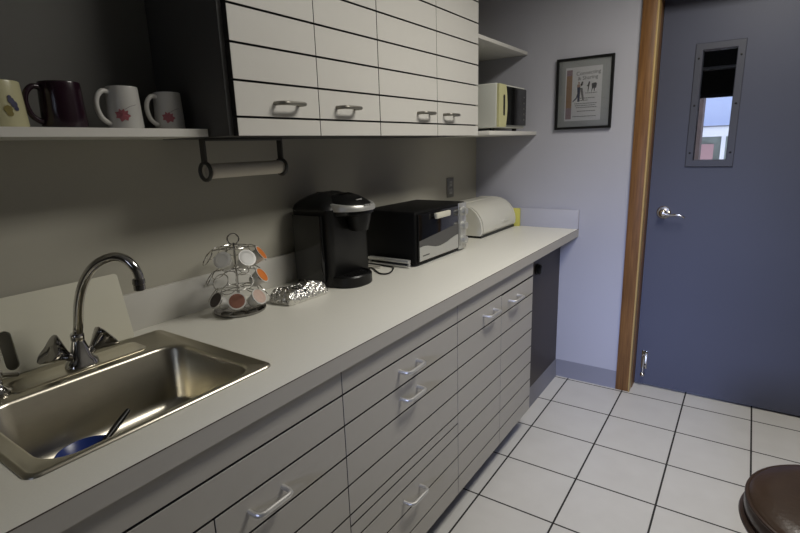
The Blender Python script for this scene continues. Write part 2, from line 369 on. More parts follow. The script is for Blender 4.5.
for z0, z1, hz in ((G[1], G[0], .756), (.405, G[1], .668), (BOT, .405, .314)):
    q = front('drawer', dc, A, B, z0, z1); pull(q, XF, 1.1675, hz)
kc = thing('door_cabinet', 'pale slatted base cabinet with two doors at far end of the counter run', 'cabinet', (.31, (B+D)/2, 0))
carcass(B, D, kc); front('fascia', kc, B, D, G[0], TOP)
q = front('door', kc, B, Cc, BOT, G[0]); pull(q, XF, 1.7425, .755)
q = front('door', kc, Cc, D, BOT, G[0]-.003); pull(q, XF, 1.9935, .748)

# upper cabinets
UX = .3215; UG = [1.4837+.0888*k for k in range(0, 8)]; UB = 1.437; UT = 2.17
def upper(y0, ym, y1, label, hs):
    r = thing('wall_cabinet', label, 'cabinet', (.15, (y0+y1)/2, UB), 'slatted wall cabinets')
    m = MB(); ys = y0-.012 if y0 < 1 else y0
    m.box(.001, .302, ys, y1-.001, UB, UT, .001); m.build('carcass', 'carcass', r)
    for (a, b), hy in zip(((y0, ym), (ym, y1)), hs):
        s = MB(); slats(s, UX, a+.0013, b-.0013, [UB-GAP/2, UT]+UG); q = s.build('door', ['laminate', 'groove'], r)
        pull(q, UX, hy+.003, 1.5215, .088, 'pulldark')
    return r
upper(.866, 1.1723, 1.4785, 'left wall cabinet with pale slatted doors above the paper towel holder', (1.0385, 1.292))
upper(1.4795, 1.8773, 2.259, 'right wall cabinet with pale slatted doors next to the microwave shelf', (1.7655, 1.9685))

# shelves
s = MB(); s.loft([rrect(.001, .227, -.4, .851, (.012, .001, .001, .001), z) for z in (1.4385, 1.4575)])
ms = thing('mug_shelf', 'long pale shelf holding the row of mugs, with wall shade painted on a sheet behind', 'shelf', (.11, .25, 1.4385))
s.build('board', 'laminate', ms)
MB().box(.0005, .0045, -.4, .852, 1.4578, UT).build('shade_sheet', 'wallshade', ms)  # thin dark sheet added to shade the wall behind the mugs
tag(MB().box(.001, .377, 2.262, L-.001, 1.438, 1.4575, .0015).build('wall_shelf', 'laminate', loc=(.19, 2.58, 1.438)), 'lower pale shelf beneath the microwave', 'shelf', 'shelves in the far corner')
tag(MB().box(.001, .313, 2.262, L-.001, 1.872, 1.890, .0015).build('wall_shelf', 'laminate', loc=(.16, 2.58, 1.872)), 'empty upper shelf above the microwave', 'shelf', 'shelves in the far corner')

# ------------------------------------------------------------------ countertop
CT = thing('countertop', 'long pale laminate worktop running along the left wall', 'countertop', (.32, 1.3, .871))
hx0, hx1, hy0, hy1 = .10, .532, .248, .703
m = MB(); y0, y1 = .07, L-.001; zt, zb = H, .871
m.box(.001, hx0, y0, y1, zb, zt).box(hx1, .6385, y0, y1, zb, zt).box(hx0, hx1, y0, hy0, zb, zt).box(hx0, hx1, hy1, y1, zb, zt)
m.build('slab', 'counter', CT)
MB().box(.6385, .6397, y0, y1, zb, zt-.0018).build('front_edge', 'shadedlam', CT)  # same worktop laminate, its shade put into the colour
MB().box(.6385, .6396, y0, y1, zt-.0018, zt+.0001).build('edge_seam', 'seam', CT)
bs = MB(); bs.box(.001, .019, y0, L-.001, H, 1.0205, .001); bs.build('backsplash', 'laminate', CT)
bs = MB(); bs.box(.019, .6385, L-.019, L-.001, H, 1.0205, .001); bs.build('backsplash', 'farwall', CT)
# dark panel in the open bay under the worktop
kp = thing('bay_panel', 'dark panel closing the bay under the far end of the worktop', 'panel', (.53, 2.57, .103))
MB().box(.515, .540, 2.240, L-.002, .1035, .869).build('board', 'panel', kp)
MB().lathe([(.0, .028), (.018, .027), (.026, .02), (.028, .008), (.032, .004), (.032, 0)], (.540, 2.515, .752), (1, 0, 0), 24).build('knob', 'black', kp)

# ------------------------------------------------------------------ sink
sk = thing('sink', 'stainless steel drop-in sink set into the worktop', 'sink', (.31, .48, H))
ox0, ox1, oy0, oy1 = .076, .544, .227, .724
bx0, bx1, by0, by1 = .205, .522, .262, .690
m = MB(); z = H
m.loft([rrect(ox0, ox1, oy0, oy1, .022, z+.0004), rrect(ox0+.001, ox1-.001, oy0+.001, oy1-.001, .021, z+.003), rrect(ox0+.006, ox1-.006, oy0+.006, oy1-.006, .018, z+.0065), rrect(ox0+.009, ox1-.009, oy0+.009, oy1-.009, .016, z+.006),
        rrect(ox0+.012, ox1-.012, oy0+.012, oy1-.012, .016, z+.0025), rrect(bx0-.004, bx1+.004, by0-.004, by1+.004, .058, z+.0022), rrect(bx0, bx1, by0, by1, .055, z+.0005), rrect(bx0+.004, bx1-.004, by0+.004, by1-.004, .052, z-.006),
        rrect(bx0+.012, bx1-.012, by0+.012, by1-.012, .050, z-.130), rrect(bx0+.020, bx1-.020, by0+.020, by1-.020, .050, z-.150), rrect(bx0+.045, bx1-.045, by0+.045, by1-.045, .045, z-.163), rrect(bx0+.10, bx1-.10, by0+.15, by1-.15, .03, z-.165)], cap0=False)
m.build('basin', 'steel', sk, 50)
m = MB(); m.loft([rrect(.108, .182, .335, .628, .014, z+.0024), rrect(.108, .182, .335, .628, .014, z+.0060), rrect(.112, .178, .339, .624, .012, z+.0066), rrect(.120, .170, .347, .616, .010, z+.0044)]); m.build('faucet_ledge', 'steel', sk)
MB().lathe([(.045, 0), (.045, .002), (.038, .003), (.030, -.001), (.004, -.0015), (.004, .004), (.0, .004)], (.345, .48, z-.1645), seg=28).build('drain', 'chrome', sk)

# faucet
fb = V((.147, .486, H+.006)); FZ = H+.0068
fa = thing('faucet', 'chrome swan-neck faucet with two flared knobs behind the sink', 'faucet', (fb.x, fb.y, FZ))
m = MB(); m.loft([rrect(fb.x-.026, fb.x+.026, fb.y-.036, fb.y+.036, .024, FZ), rrect(fb.x-.024, fb.x+.024, fb.y-.034, fb.y+.034, .023, FZ+.010), rrect(fb.x-.018, fb.x+.018, fb.y-.024, fb.y+.024, .017, FZ+.020), rrect(fb.x-.015, fb.x+.015, fb.y-.017, fb.y+.017, .0145, FZ+.045), rrect(fb.x-.0125, fb.x+.0125, fb.y-.0125, fb.y+.0125, .0124, FZ+.062)])
m.build('body', 'chrome', fa, 50)
th = R(33); dx, dy = math.cos(th), math.sin(th)
sp = [(0, .965), (.001, .985), (.010, 1.02), (.020, 1.062), (.037, 1.103), (.062, 1.139), (.088, 1.161), (.117, 1.1735), (.143, 1.1765), (.167, 1.168), (.183, 1.150), (.190, 1.130), (.188, 1.116)]
# smooth the spout path
def cr(P, n=5):
    out = []
    for i in range(len(P)-1):
        p0, p1, p2, p3 = V(P[max(i-1, 0)]), V(P[i]), V(P[i+1]), V(P[min(i+2, len(P)-1)])
        for k in range(n):
            t = k/n; out.append(.5*((2*p1)+(-p0+p2)*t+(2*p0-5*p1+4*p2-p3)*t*t+(-p0+3*p1-3*p2+p3)*t**3))
    return out+[V(P[-1])]
P3 = cr([(fb.x+.90*a*dx, fb.y+.90*a*dy-.004*min(1, a*20), zz) for a, zz in sp], 4)
MB().tube(P3, .0105, 16).build('spout', 'chrome', fa, 60)
MB().lathe([(.013, .0), (.0145, .004), (.0145, .016), (.012, .020)], (fb.x, fb.y, FZ+.058), seg=24).build('collar', 'chrome', fa)
tip = P3[-1]; MB().lathe([(.0105, .010), (.0135, .008), (.0140, -.002), (.0125, -.004), (.0128, -.016), (.010, -.018), (.009, -.014)], tip, seg=20).build('aerator', 'darkchrome', fa)
for sgn in (-1, 1):
    ax = V((.05, sgn*.80, .60)).normalized(); c0 = V((fb.x, fb.y+sgn*.018, FZ+.022))
    m = MB(); u = ax.orthogonal().normalized(); w2 = ax.cross(u)
    # three-lobed knob that flares outwards
    m.lathe([(.010, 0), (.010, .016), (.0085, .020), (.0085, .026)], c0, ax, 18)
    loops = []
    for h, r, l in ((.014, .010, 0), (.021, .014, .05), (.032, .021, .12), (.045, .028, .2), (.053, .0315, .24), (.056, .031, .24), (.058, .026, .22)):
        loops.append([c0+ax*h+(u*math.cos(t)+w2*math.sin(t))*r*(1+l*math.cos(3*t)) for t in [2*PI*i/36 for i in range(36)]])
    m.loft(loops); m.build('knob', 'darkchrome', fa, 50)

# soap dispenser at the left end of the ledge
so = thing('soap_dispenser', 'small chrome pump with a long nozzle at left end of the sink ledge', 'dispenser', (.150, .318, H+.003))
m = MB(); m.lathe([(.024, 0), (.024, .006), (.016, .012), (.012, .020), (.012, .034), (.015, .038), (.015, .048), (.010, .052), (0.0, .053)], (.150, .318, H+.003), seg=24); m.build('pump', 'chrome', so)
MB().tube([(.150, .318, H+.042), (.130, .338, H+.034), (.110, .358, H+.022), (.098, .372, H+.014)], [.006, .0055, .005, .005], 10).build('nozzle', 'darkchrome', so)

# cutting board leaning on the wall
def curve_plate(name, outer, holes, thick, mk, bev=.001):
    cu = bpy.data.curves.new(name, 'CURVE'); cu.dimensions = '2D'; cu.fill_mode = 'BOTH'; cu.extrude = thick/2-bev; cu.bevel_depth = bev; cu.bevel_resolution = 1
    for lp in [outer]+holes:
        s = cu.splines.new('POLY'); s.points.add(len(lp)-1); s.use_cyclic_u = True
        for p, q in zip(s.points, lp): p.co = (q[0], q[1], 0, 1)
    t = bpy.data.objects.new(name, cu); C.objects.link(t)
    me = bpy.data.meshes.new_from_object(t.evaluated_get(bpy.context.evaluated_depsgraph_get())); bpy.data.objects.remove(t)
    me.materials.clear(); me.materials.append(M[mk]); me.name = name
    o = bpy.data.objects.new(name, me); C.objects.link(o); return o
def rr2(x0, x1, y0, y1, r, n=6): return [(p.x, p.y) for p in rrect(x0, x1, y0, y1, r, 0, n)]
bx = .440   # length along the counter
cb = curve_plate('cutting_board', rr2(0, bx, 0, .176, .008), [rr2(.150, .178, .010, .103, .0138), rr2(.126, .150, .126, .158, .0118)], .009, 'board')
lean = math.atan2(.042, .168)
xu, zu = V((0, 1, 0)), V((-math.sin(lean), 0, math.cos(lean))); nn = xu.cross(zu)
cb.matrix_world = Matrix.Translation((.062, .215, H+.0023)) @ Matrix((xu, zu, nn)).transposed().to_4x4()
tag(cb, 'cream plastic cutting board with handle slots leaning on the wall behind the faucet', 'cutting board')

# blue bowl and brush in the sink
bc = V((.325, .396, H-.1632))
m = MB(); m.lathe([(0, .0015), (.030, .001), (.033, .004), (.046, .022), (.0575, .0485), (.0590, .0495), (.0605, .0485), (.049, .020), (.036, -.0005), (0.0, -.0005)][::-1], bc+V((0, 0, .0008)), seg=48)
tag(m.build('bowl', 'bowl', loc=bc), 'small blue bowl standing in the steel sink', 'bowl')
br = thing('dish_brush', 'dark handled dish brush propped in the blue bowl in the sink', 'brush', bc+V((0, .01, .012)))
p0, p1 = V((.289, .506, .831)), V((.337, .402, .791))
MB().tube([p0+(p1-p0)*k/5 for k in range(6)], [.0055, .0068, .0068, .0062, .0055, .007], 12).build('handle', 'black', br)
MB().lathe([(.0, .006), (.010, .005), (.012, .001), (.011, -.018), (.009, -.026), (0, -.026)], p1+V((0, 0, -.002)), (0.1, -.1, 1), 18).build('brush_head', 'black', br)

# ------------------------------------------------------------------ mugs
def mug(name, label, x, y, z, r, h, ang, mk, group=None, taper=.004):
    t = thing(name, label, 'mug', (x, y, z), group)
    m = MB(); r1 = r-taper
    m.lathe([(0, .004), (r*.86, .004)], (x, y, z), seg=40) if False else None
    m.lathe([(0, .006), (r*.80, .006), (r-.006, .012), (r1-.0035, h-.002), (r1-.002, h), (r1-.0004, h-.001), (r1+.0002, h-.004), (r, .006), (r-.002, .001), (r-.006, 0), (r*.75, 0), (r*.72, .002), (0, .002)], (x, y, z), seg=48)
    m.build('body', mk, t, 40)
    a = R(ang); d = V((math.cos(a), math.sin(a), 0)); c = V((x, y, z))
    pts = cr([c+d*(r-.006)+V((0, 0, h*.86)), c+d*(r+.010)+V((0, 0, h*.88)), c+d*(r+.024)+V((0, 0, h*.74)), c+d*(r+.028)+V((0, 0, h*.52)), c+d*(r+.020)+V((0, 0, h*.28)), c+d*(r+.004)+V((0, 0, h*.16)), c+d*(r-.004)+V((0, 0, h*.17))], 4)
    MB().tube(pts, .0060, 12).build('handle', mk, t, 60)
    return t, r, r1, h
def wrap(t, x, y, z, r, r1, h, polys, name, mk, ang0):
    m = MB()
    for poly in polys:
        P = []
        for u, v in poly:
            rr = r+(r1-r)*v/h+.0014; a = R(ang0)+u/r
            P.append(V((x+rr*math.cos(a), y+rr*math.sin(a), z+v)))
        m.poly(P)
    return m.build(name, mk, t)
LEAF = [(0, -.42), (-.12, -.24), (-.34, -.36), (-.33, -.12), (-.60, 0), (-.44, .18), (-.44, .42), (-.20, .38), (0, .62), (.20, .38), (.44, .42), (.44, .18), (.60, 0), (.33, -.12), (.34, -.36), (.12, -.24)]
def leaf_polys(cx, cz, s, rot):
    ca, sa = math.cos(rot), math.sin(rot); out = []
    P = [((p[0]*ca-p[1]*sa)*s+cx, (p[0]*sa+p[1]*ca)*s+cz) for p in LEAF]
    c = (cx, cz)
    for i in range(len(P)): out.append([c, P[i], P[(i+1) % len(P)]])
    return out
SZ = 1.4578
# angle convention: +u runs to the right as seen from the room
mm = mug('mug', 'white mug with red leaf, third from the left on the shelf', .13, .686, SZ, .0395, .100, -84, 'mugwhite', 'white leaf mugs')
wrap(mm[0], .13, .686, SZ, .0395, .0355, .1, leaf_polys(-.003, .035, .030, 2.9), 'leaf_print', 'leaf', -30)
wrap(mm[0], .13, .686, SZ, .0395, .0355, .1, [[(.002, .046), (.002, .0448), (.014, .0515), (.014, .0528)], [(.014, .0528), (.014, .0515), (.030, .0565), (.030, .0575)]], 'stem_print', 'stem', -30)
m4 = copy_tree(mm[0]); m4.location = (.132, .8015, SZ); m4.scale = (.93, .93, .94)
m4['label'] = 'white mug with red leaf, rightmost on the shelf beside the dark cabinet side'
tag(mug('mug', '', .13, .549, SZ, .0445, .100, -86, 'purple')[0], 'dark purple mug, second from the left on the shelf', 'mug')
y1m = mug('mug', 'cream mug with blue flower print at left end of the shelf', .13, .430, SZ, .046, .093, -100, 'mugcream', None, .005)
def flower(cx, cz, s): return [[(cx+s*math.cos(a), cz+s*math.sin(a)) for a in [2*PI*k/8 for k in range(8)]]]
wrap(y1m[0], .13, .430, SZ, .046, .041, .093, flower(.024, .053, .0065)+flower(.029, .046, .007)+flower(.022, .0595, .004)+flower(.032, .038, .005), 'flower_print', 'bluep', -20)
wrap(y1m[0], .13, .430, SZ, .046, .041, .093, flower(.016, .036, .008)+flower(.018, .028, .006), 'leaf_print', 'olive', -20)

# ------------------------------------------------------------------ paper towel holder
ph = thing('paper_towel_holder', 'dark paper towel bracket hanging under the left wall cabinet', 'holder', (.17, 1.0, 1.437))
ya, yb, zc = .868, 1.138, 1.347
m = MB(); m.box(.155, .185, ya-.004, yb+.004, 1.4285, 1.4365, .002); m.build('mount', 'holder', ph)
for yy, sg in ((ya-.004, -1), (yb+.004, 1)):
    a = MB(); a.loft([[V((.17-w_, yy+o, zz)) for w_, o in ((-.010, -.003), (-.010, .003), (.010, .003), (.010, -.003))] for zz in (1.433, 1.40, 1.372)])
    a.torus((.17, yy, zc), (0, 1, 0), .0235, .0055, 32, 10)
    a.build('arm', 'holder', ph)
m = MB(); m.lathe([(.0155, 0), (.0205, 0), (.0205, yb-ya-.014), (.0155, yb-ya-.014)], (.17, ya+.007, zc), (0, 1, 0), 32)
tag(m.build('paper_towel_roll', 'tube', loc=(.17, 1.0, zc-.02)), 'thin pale paper towel roll held in the dark bracket', 'roll')

# ------------------------------------------------------------------ pod carousel
cc = V((.130, .959, H))
ca = thing('pod_carousel', 'three-tier chrome wire carousel for coffee pods on the worktop', 'carousel', cc)
MB().lathe([(0, 0), (.076, 0), (.079, .003), (.079, .008), (.074, .012), (.030, .015), (.012, .018), (0, .018)], cc, seg=48).build('base', 'darkchrome', ca)
MB().tube([cc+V((0, 0, .016)), cc+V((0, 0, .215))], .0035, 12).build('pole', 'chrome', ca)
MB().torus(cc+V((0, 0, .226)), V((.8, -.6, 0)), .0165, .0022, 30, 8).build('top_loop', 'chrome', ca)
E_ = R(35); NR = 7; ST = 360/NR
def ring_frame(ang, z):
    d = V((math.cos(ang), math.sin(ang), 0)); c = cc+d*.079+V((0, 0, z-H)); n = (d*math.cos(E_)+V((0, 0, 1))*math.sin(E_)).normalized(); return c, n, d
TZ = {'top': (1.092, -26), 'middle': (1.026, 15), 'bottom': (.966, -5)}
for k, (z, off) in TZ.items():
    m = MB()
    for i in range(NR):
        a = R(-37+off+ST*i); c, n, d = ring_frame(a, z); m.torus(c, n, .0248, .0016, 26, 6)
        inner = cc+d*.018+V((0, 0, z-H+.024)); m.tube([cc+d*.003+V((0, 0, z-H+.022)), inner, c+(V((0, 0, 1))-n*n.z).normalized()*.0248], .0013, 6)
    m.torus(cc+V((0, 0, z-H+.024)), (0, 0, 1), .044, .0013, 36, 6)
    m.build('wire_tier', 'wire', ca)
def pod_proto(label, lid):
    t = thing('coffee_pod', label, 'coffee pod', (0, 0, 0), 'coffee pods in the carousel')
    m = MB(); m.lathe([(0, -.038), (.0160, -.038), (.0175, -.036), (.0218, -.004), (.0222, .0018), (.0262, .0018), (.0262, .003), (0, .003)], seg=28); m.build('cup', 'podwhite', t)
    m = MB(); m.lathe([(.0, .0028), (.0228, .0028), (.0228, .0036), (.0165, .0040), (.0165, .0034), (.0, .0034)], seg=28); m.build('lid', lid, t)
    return t
def put(t, tier, off):
    c, n, d = ring_frame(R(-37+TZ[tier][1]+off), TZ[tier][0]); t.location = c
    t.rotation_mode = 'QUATERNION'; t.rotation_quaternion = V((0, 0, 1)).rotation_difference(n)
for lid, tier, off, lab in (('podorange', 'top', 2*ST, 'orange-lidded coffee pod at the right of the top tier'), ('podgrey', 'top', ST, 'grey-lidded coffee pod at the front right of the top tier'), ('podwhite', 'top', 0, 'white coffee pod at the front of the top tier'),
                            ('podorange', 'middle', ST, 'orange-lidded coffee pod at the right of the middle tier'), ('poddark', 'bottom', -ST, 'dark-lidded coffee pod at the left of the bottom tier'),
                            ('podbrown', 'bottom', 0, 'brown-lidded coffee pod at the front of the bottom tier'), ('podbeige', 'bottom', ST, 'beige-lidded coffee pod at the right of the bottom tier')):
    put(pod_proto(lab, lid), tier, off)

# ------------------------------------------------------------------ foil parcel
m = MB(); n1, n2 = 34, 20
Pa, Pb, Pc = V((.160, 1.050, H)), V((.246, 1.066, H)), V((.252, 1.232, H)); Pd = Pc+(Pa-Pb)
def foilp(u, v, top):
    base = (Pa*(1-u)*(1-v)+Pb*u*(1-v)+Pc*u*v+Pd*(1-u)*v)
    return base
loops = []
prof = [(0, .000), (-.004, .010), (-.003, .022), (.002, .032), (.010, .041), (.020, .046), (.031, .048)]
outl = rrect(0, 1, 0, 1, .08, 0, 5)
dense = []
for i in range(len(outl)):
    a, b2 = outl[i], outl[(i+1) % len(outl)]
    k = 1 if (a-b2).length < .1 else 14
    for j in range(k): dense.append(a.lerp(b2, j/k))
ctr = (Pa+Pb+Pc+Pd)/4
for ins, h in prof:
    lp = []
    for q in dense:
        p = foilp(q.x, q.y, 0); dd = (ctr-p); dd.z = 0; dn = dd.normalized()
        p = p+dn*ins*(1 if ins < .02 else 1)
        nz = noise.noise_vector(p*75+V((0, 0, h*60)))*.0042 + noise.noise_vector(p*160+V((3, 1, h*130)))*.0022
        hh = h*(1-.12*math.sin(q.y*3.1+.4)+.15*noise.noise(p*30))
        if h == 0: nz.z = 0; hh = 0.0006
        lp.append(V((p.x, p.y, H+hh))+nz*(0.3 if h == 0 else 1))
        if h == 0: lp[-1].z = H+.0006
    loops.append(lp)
last = loops[-1]
for sc2 in (.62, .34, .12):
    lp = []
    for q in last:
        p = ctr+(V((q.x, q.y, 0))-V((ctr.x, ctr.y, 0)))*sc2; nzz = noise.noise(V((p.x, p.y, 0))*60)*.006+noise.noise(V((p.x, p.y, 2))*140)*.003
        lp.append(V((p.x, p.y, H+.046+nzz)))
    loops.append(lp)
m.loft(loops); fo = m.build('foil_parcel', 'foil', loc=(ctr.x, ctr.y, H), sharp=18)
tag(fo, 'crumpled aluminium foil parcel between the pod carousel and the coffee maker', 'foil')

# ------------------------------------------------------------------ coffee maker
kf = thing('coffee_maker', 'black single-serve coffee maker with a silver lever band', 'coffee maker', (.16, 1.392, H))
ky0, ky1 = 1.284, 1.512; hy_0, hy_1 = 1.322, 1.506; hm = (hy_0+hy_1)/2
m = MB(); m.loft([rrect(.040, .224, ky0+.012, ky1, .022, H+.0005), rrect(.038, .226, ky0+.010, ky1, .022, H+.006), rrect(.038, .226, ky0+.010, ky1, .022, 1.190)]); m.build('body', 'black', kf)
m = MB(); m.loft([rrect(.055, .196, ky0-.006, ky0+.013, .008, H+.02), rrect(.055, .196, ky0-.006, ky0+.013, .008, 1.172)]); m.build('water_tank', 'gloss', kf)
m = MB()
def hd(x0, x1, ya0, ya1, ins, z, sl, rf):
    lp = rrect(x0+ins, x1-ins, ya0+ins, ya1-ins, (rf-ins*.6, .035, .035, rf-ins*.6), 0, 10)
    return [V((p.x, p.y, z-max(0, p.x-.14)*sl)) for p in lp]
m.loft([hd(.040, .228, ky0+.002, ky1+.002, .002, 1.184, 0, .05), hd(.038, .229, ky0, ky1+.003, 0, 1.192, .02, .05), hd(.038, .229, ky0, ky1+.003, .006, 1.206, .05, .05), hd(.038, .230, ky0, ky1+.003, .020, 1.221, .06, .06), hd(.038, .230, ky0, ky1+.003, .040, 1.234, .06, .07), hd(.040, .230, ky0, ky1+.003, .062, 1.243, .06, .08), hd(.045, .222, ky0, ky1, .082, 1.247, .06, .085)])
m.build('lid', 'black', kf, 60)
m = MB()
m.loft([hd(.12, 0.296, hy_0, hy_1, .006, 1.166, 0, .085), hd(.12, 0.300, hy_0, hy_1, 0, 1.174, .02, .088), hd(.12, 0.300, hy_0, hy_1, .002, 1.205, .05, .088), hd(.12, 0.296, hy_0, hy_1, .014, 1.224, .1, .085), hd(.12, 0.292, hy_0, hy_1, .034, 1.240, .14, .08), hd(.12, 0.286, hy_0, hy_1, .058, 1.248, .16, .075)])
m.build('head', 'black', kf, 60)
# lever band round the front of the head
m = MB(); lo = rrect(.10, .303, hy_0-.005, hy_1+.005, (.092, .01, .01, .092), 0, 12)
path = [V((.212, hy_0-.005, 0))]+sorted([V((p.x, p.y, 0)) for p in lo if p.x > .23], key=lambda p: math.atan2(p.y-hm, p.x-.21))+[V((.212, hy_1+.005, 0))]
loops = []
for i, p in enumerate(path):
    tdir = (path[min(i+1, len(path)-1)]-path[max(i-1, 0)]).normalized(); nrm = V((tdir.y, -tdir.x, 0))
    k = max(0, (p.x-.212)/.12); zt_, zb_ = 1.210-.012*k, 1.184-.002*k
    loops.append([p+nrm*.003+V((0, 0, zb_)), p+nrm*.004+V((0, 0, (zt_+zb_)/2)), p-nrm*.002+V((0, 0, zt_)), p-nrm*.012+V((0, 0, zt_+.001)), p-nrm*.010+V((0, 0, zb_))])
m.loft(loops); m.build('lever_band', 'silver', kf, 50)
MB().lathe([(.028, 1.108), (.033, 1.110), (.043, 1.150), (.047, 1.172)], (.258, hm, 0), seg=28).build('brew_head', 'black', kf)
m = MB()
def tr(ins, z): return rrect(.19, .302-ins, 1.300+ins, 1.470-ins, (.075-ins, .01, .01, .075-ins), z, 10)
m.loft([tr(.003, H+.0005), tr(0, H+.004), tr(0, .950), tr(.004, .955), tr(.012, .955), tr(.014, .951)]); m.build('drip_tray', 'black', kf)
m = MB()
for i in range(6): m.box(.218+.013*i, .223+.013*i, 1.345, 1.433, .951, .954)
m.build('grate', 'blackm', kf)
for i in range(3): MB().box(.298, .305, hm-.020+.014*i, hm-.010+.014*i, 1.199, 1.2045, .001).build('button', 'silver', kf)
MB().box(.268, .273, hm-.025, hm+.005, 1.2185, 1.2225, .0005).build('display', 'silver', kf)

kf.location += V((.002, -.006, 0))

# ------------------------------------------------------------------ toaster oven
TX, TY0, TY1, TZ0, TZ1 = .318, 1.692, 2.132, .920, 1.140
to = thing('toaster_oven', 'black toaster oven with wavy silver door trim and knob panel', 'toaster oven', (.18, 1.93, H))
MB().box(.045, TX, TY0, TY1-.002, TZ0, TZ1, .008, 0, 3).build('housing', 'blackm', to)
for x in (.075, .285):
    for y in (TY0+.035, TY1-.04): MB().lathe([(.013, 0), (.015, .003), (.015, .0062)], (x, y, H+.0003), seg=16).build('foot', 'black', to)
m = MB(); dY0, dY1 = TY0+.012, 2.043
m.box(TX-.001, TX+.008, dY0, dY1, TZ0+.012, TZ1-.012, .002); td = m.build('door', 'gloss', to)
W = dY1-dY0
wav = [(0, .062), (.1, .064), (.2, .060), (.3, .052), (.4, .045), (.5, .043), (.6, .046), (.7, .050), (.8, .058), (.9, .064), (1, .068)]
ol = [V((TX+.008, dY0+.003, TZ0+.016)), V((TX+.008, dY1-.003, TZ0+.016))]+[V((TX+.008, dY0+.003+(W-.006)*u, TZ0+.012+v)) for u, v in reversed(wav)]
MB().prism(ol, (.0022, 0, 0)).build('wave_trim', 'silver', td)
gw = [V((TX+.008, dY0+.003+(W-.006)*u, TZ0+.013+v)) for u, v in wav]+[V((TX+.008, dY1-.003, TZ0+.128)), V((TX+.008, dY0+.003, TZ0+.100))]
MB().prism(gw, (.0008, 0, 0)).build('grey_band', 'carcass', td)
MB().box(TX+.010, TX+.0106, dY0+.025, dY0+.078, TZ0+.033, TZ0+.038).build('lettering', 'holder', td)
m = MB(); m.box(TX+.018, TX+.034, 1.812, 1.930, 1.099, 1.124, .005, 0, 3); m.box(TX+.008, TX+.020, 1.830, 1.850, 1.106, 1.120).box(TX+.008, TX+.020, 1.895, 1.915, 1.106, 1.120); m.build('handle', 'cream', td)
m = MB(); m.box(TX-.001, TX+.006, 2.056, TY1-.003, TZ0+.002, TZ1-.003, .002); cp = m.build('control_panel', 'silver', to)
for z in (.965, 1.032, 1.098):
    MB().lathe([(.021, 0), (.021, .004), (.018, .006), (.016, .020), (.013, .022), (0, .022)], (TX+.006, 2.094, z), (1, 0, 0), 24).build('knob', 'silver', cp)
m = MB(); m.box(TX+.006, TX+.0064, 2.061, 2.067, TZ0+.02, TZ1-.02)
m.build('scale_marks', 'holder', cp)
# loose metal handle lying by the toaster's left side
lh2 = thing('tray_handle', 'loose metal tray handle lying against left side of the toaster oven', 'handle', (.2, 1.68, H))
m = MB(); m.box(.095, .302, 1.658, 1.678, H+.020, H+.033, .003); m.build('bar', 'silver', lh2)
for x in (.100, .296):
    m = MB(); m.tube([(x, 1.668, H+.026), (x+.004, 1.666, H+.018), (x+.004, 1.664, H+.0065)], .0060, 10); m.build('leg', 'silver', lh2)
# cords
def cord(pts, r, name, mk, label):
    m = MB(); m.tube(cr(pts, 6), r, 8); tag(m.build(name, mk, loc=pts[0]), label, 'cord')
cord([(.060, 1.560, H+.004), (.120, 1.575, H+.004), (.169, 1.588, H+.004), (.215, 1.556, H+.004), (.252, 1.532, H+.004), (.275, 1.534, H+.004), (.280, 1.560, H+.004), (.262, 1.605, H+.004), (.235, 1.640, H+.004), (.18, 1.645, H+.004), (.09, 1.648, H+.004)], .0030, 'power_cord', 'black', 'black power cord looping between the coffee maker and the toaster oven')
cord([(.060, 1.590, H+.0035), (.12, 1.605, H+.0035), (.165, 1.606, H+.0035), (.19, 1.610, H+.0035), (.185, 1.628, H+.0035), (.12, 1.632, H+.0035), (.05, 1.625, H+.0035)], .0028, 'power_cord', 'cordw', 'white power cord beside the coffee maker')

# ------------------------------------------------------------------ bread bin
BX0, BX1, BY0, BY1 = .030, .283, 2.392, 2.855
bb = thing('bread_bin', 'white roll-top bread bin in the far corner of the worktop', 'bread bin', (.16, 2.62, H))
def dprof(off=0, zb=H+.012):
    P = [(BX0, zb), (BX1-.012-off, zb), (BX1-.002-off, zb+.014), (BX1-off, zb+.035), (BX1-.004-off, zb+.065), (BX1-.016-off, zb+.095), (BX1-.036-off, zb+.122), (BX1-.064-off, zb+.144), (BX1-.098-off*.7, zb+.158-off), (BX1-.130, zb+.163-off), (BX0+.03, zb+.163-off), (BX0+.008, zb+.156-off), (BX0, zb+.14)]
    return P
for ya_, yb_ in ((BY0, BY0+.013), (BY1-.013, BY1)):
    m = MB(); m.loft([[V((x, y, z)) for x, z in dprof(o)] for y, o in ((ya_, .003), (ya_+.003, 0), (yb_-.003, 0), (yb_, .003))])
    m.build('end_panel', 'binwhite', bb)
MB().loft([[V((x, y, z)) for x, z in dprof(.006)] for y in (BY0+.010, BY1-.010)]).build('core', 'black', bb)
m = MB(); m.loft([[V((x, y, z)) for x, z in dprof(.0015)] for y in (BY0+.021, BY1-.021)]); lid = m.build('roll_lid', 'binwhite', bb, 30)
MB().box(BX0+.004, BX1-.008, BY0+.004, BY1-.004, H+.0005, H+.0125).build('base', 'black', bb)
MB().box(BX1-.008, BX1+.004, 2.655, 2.745, H+.052, H+.066, .003).build('handle', 'binwhite', lid)
m = MB(); m.box(.13, .145, BY0+.02, BY1-.02, H+.1715, H+.176, .001); m.build('lid_rib', 'binwhite', lid)
tag(MB().box(.150, .302, 2.862, 2.880, H+.0004, H+.106, .002).build('notepad', 'yellow', loc=(.22, 2.87, H)), 'yellow pad standing between the bread bin and the far backsplash', 'notepad')

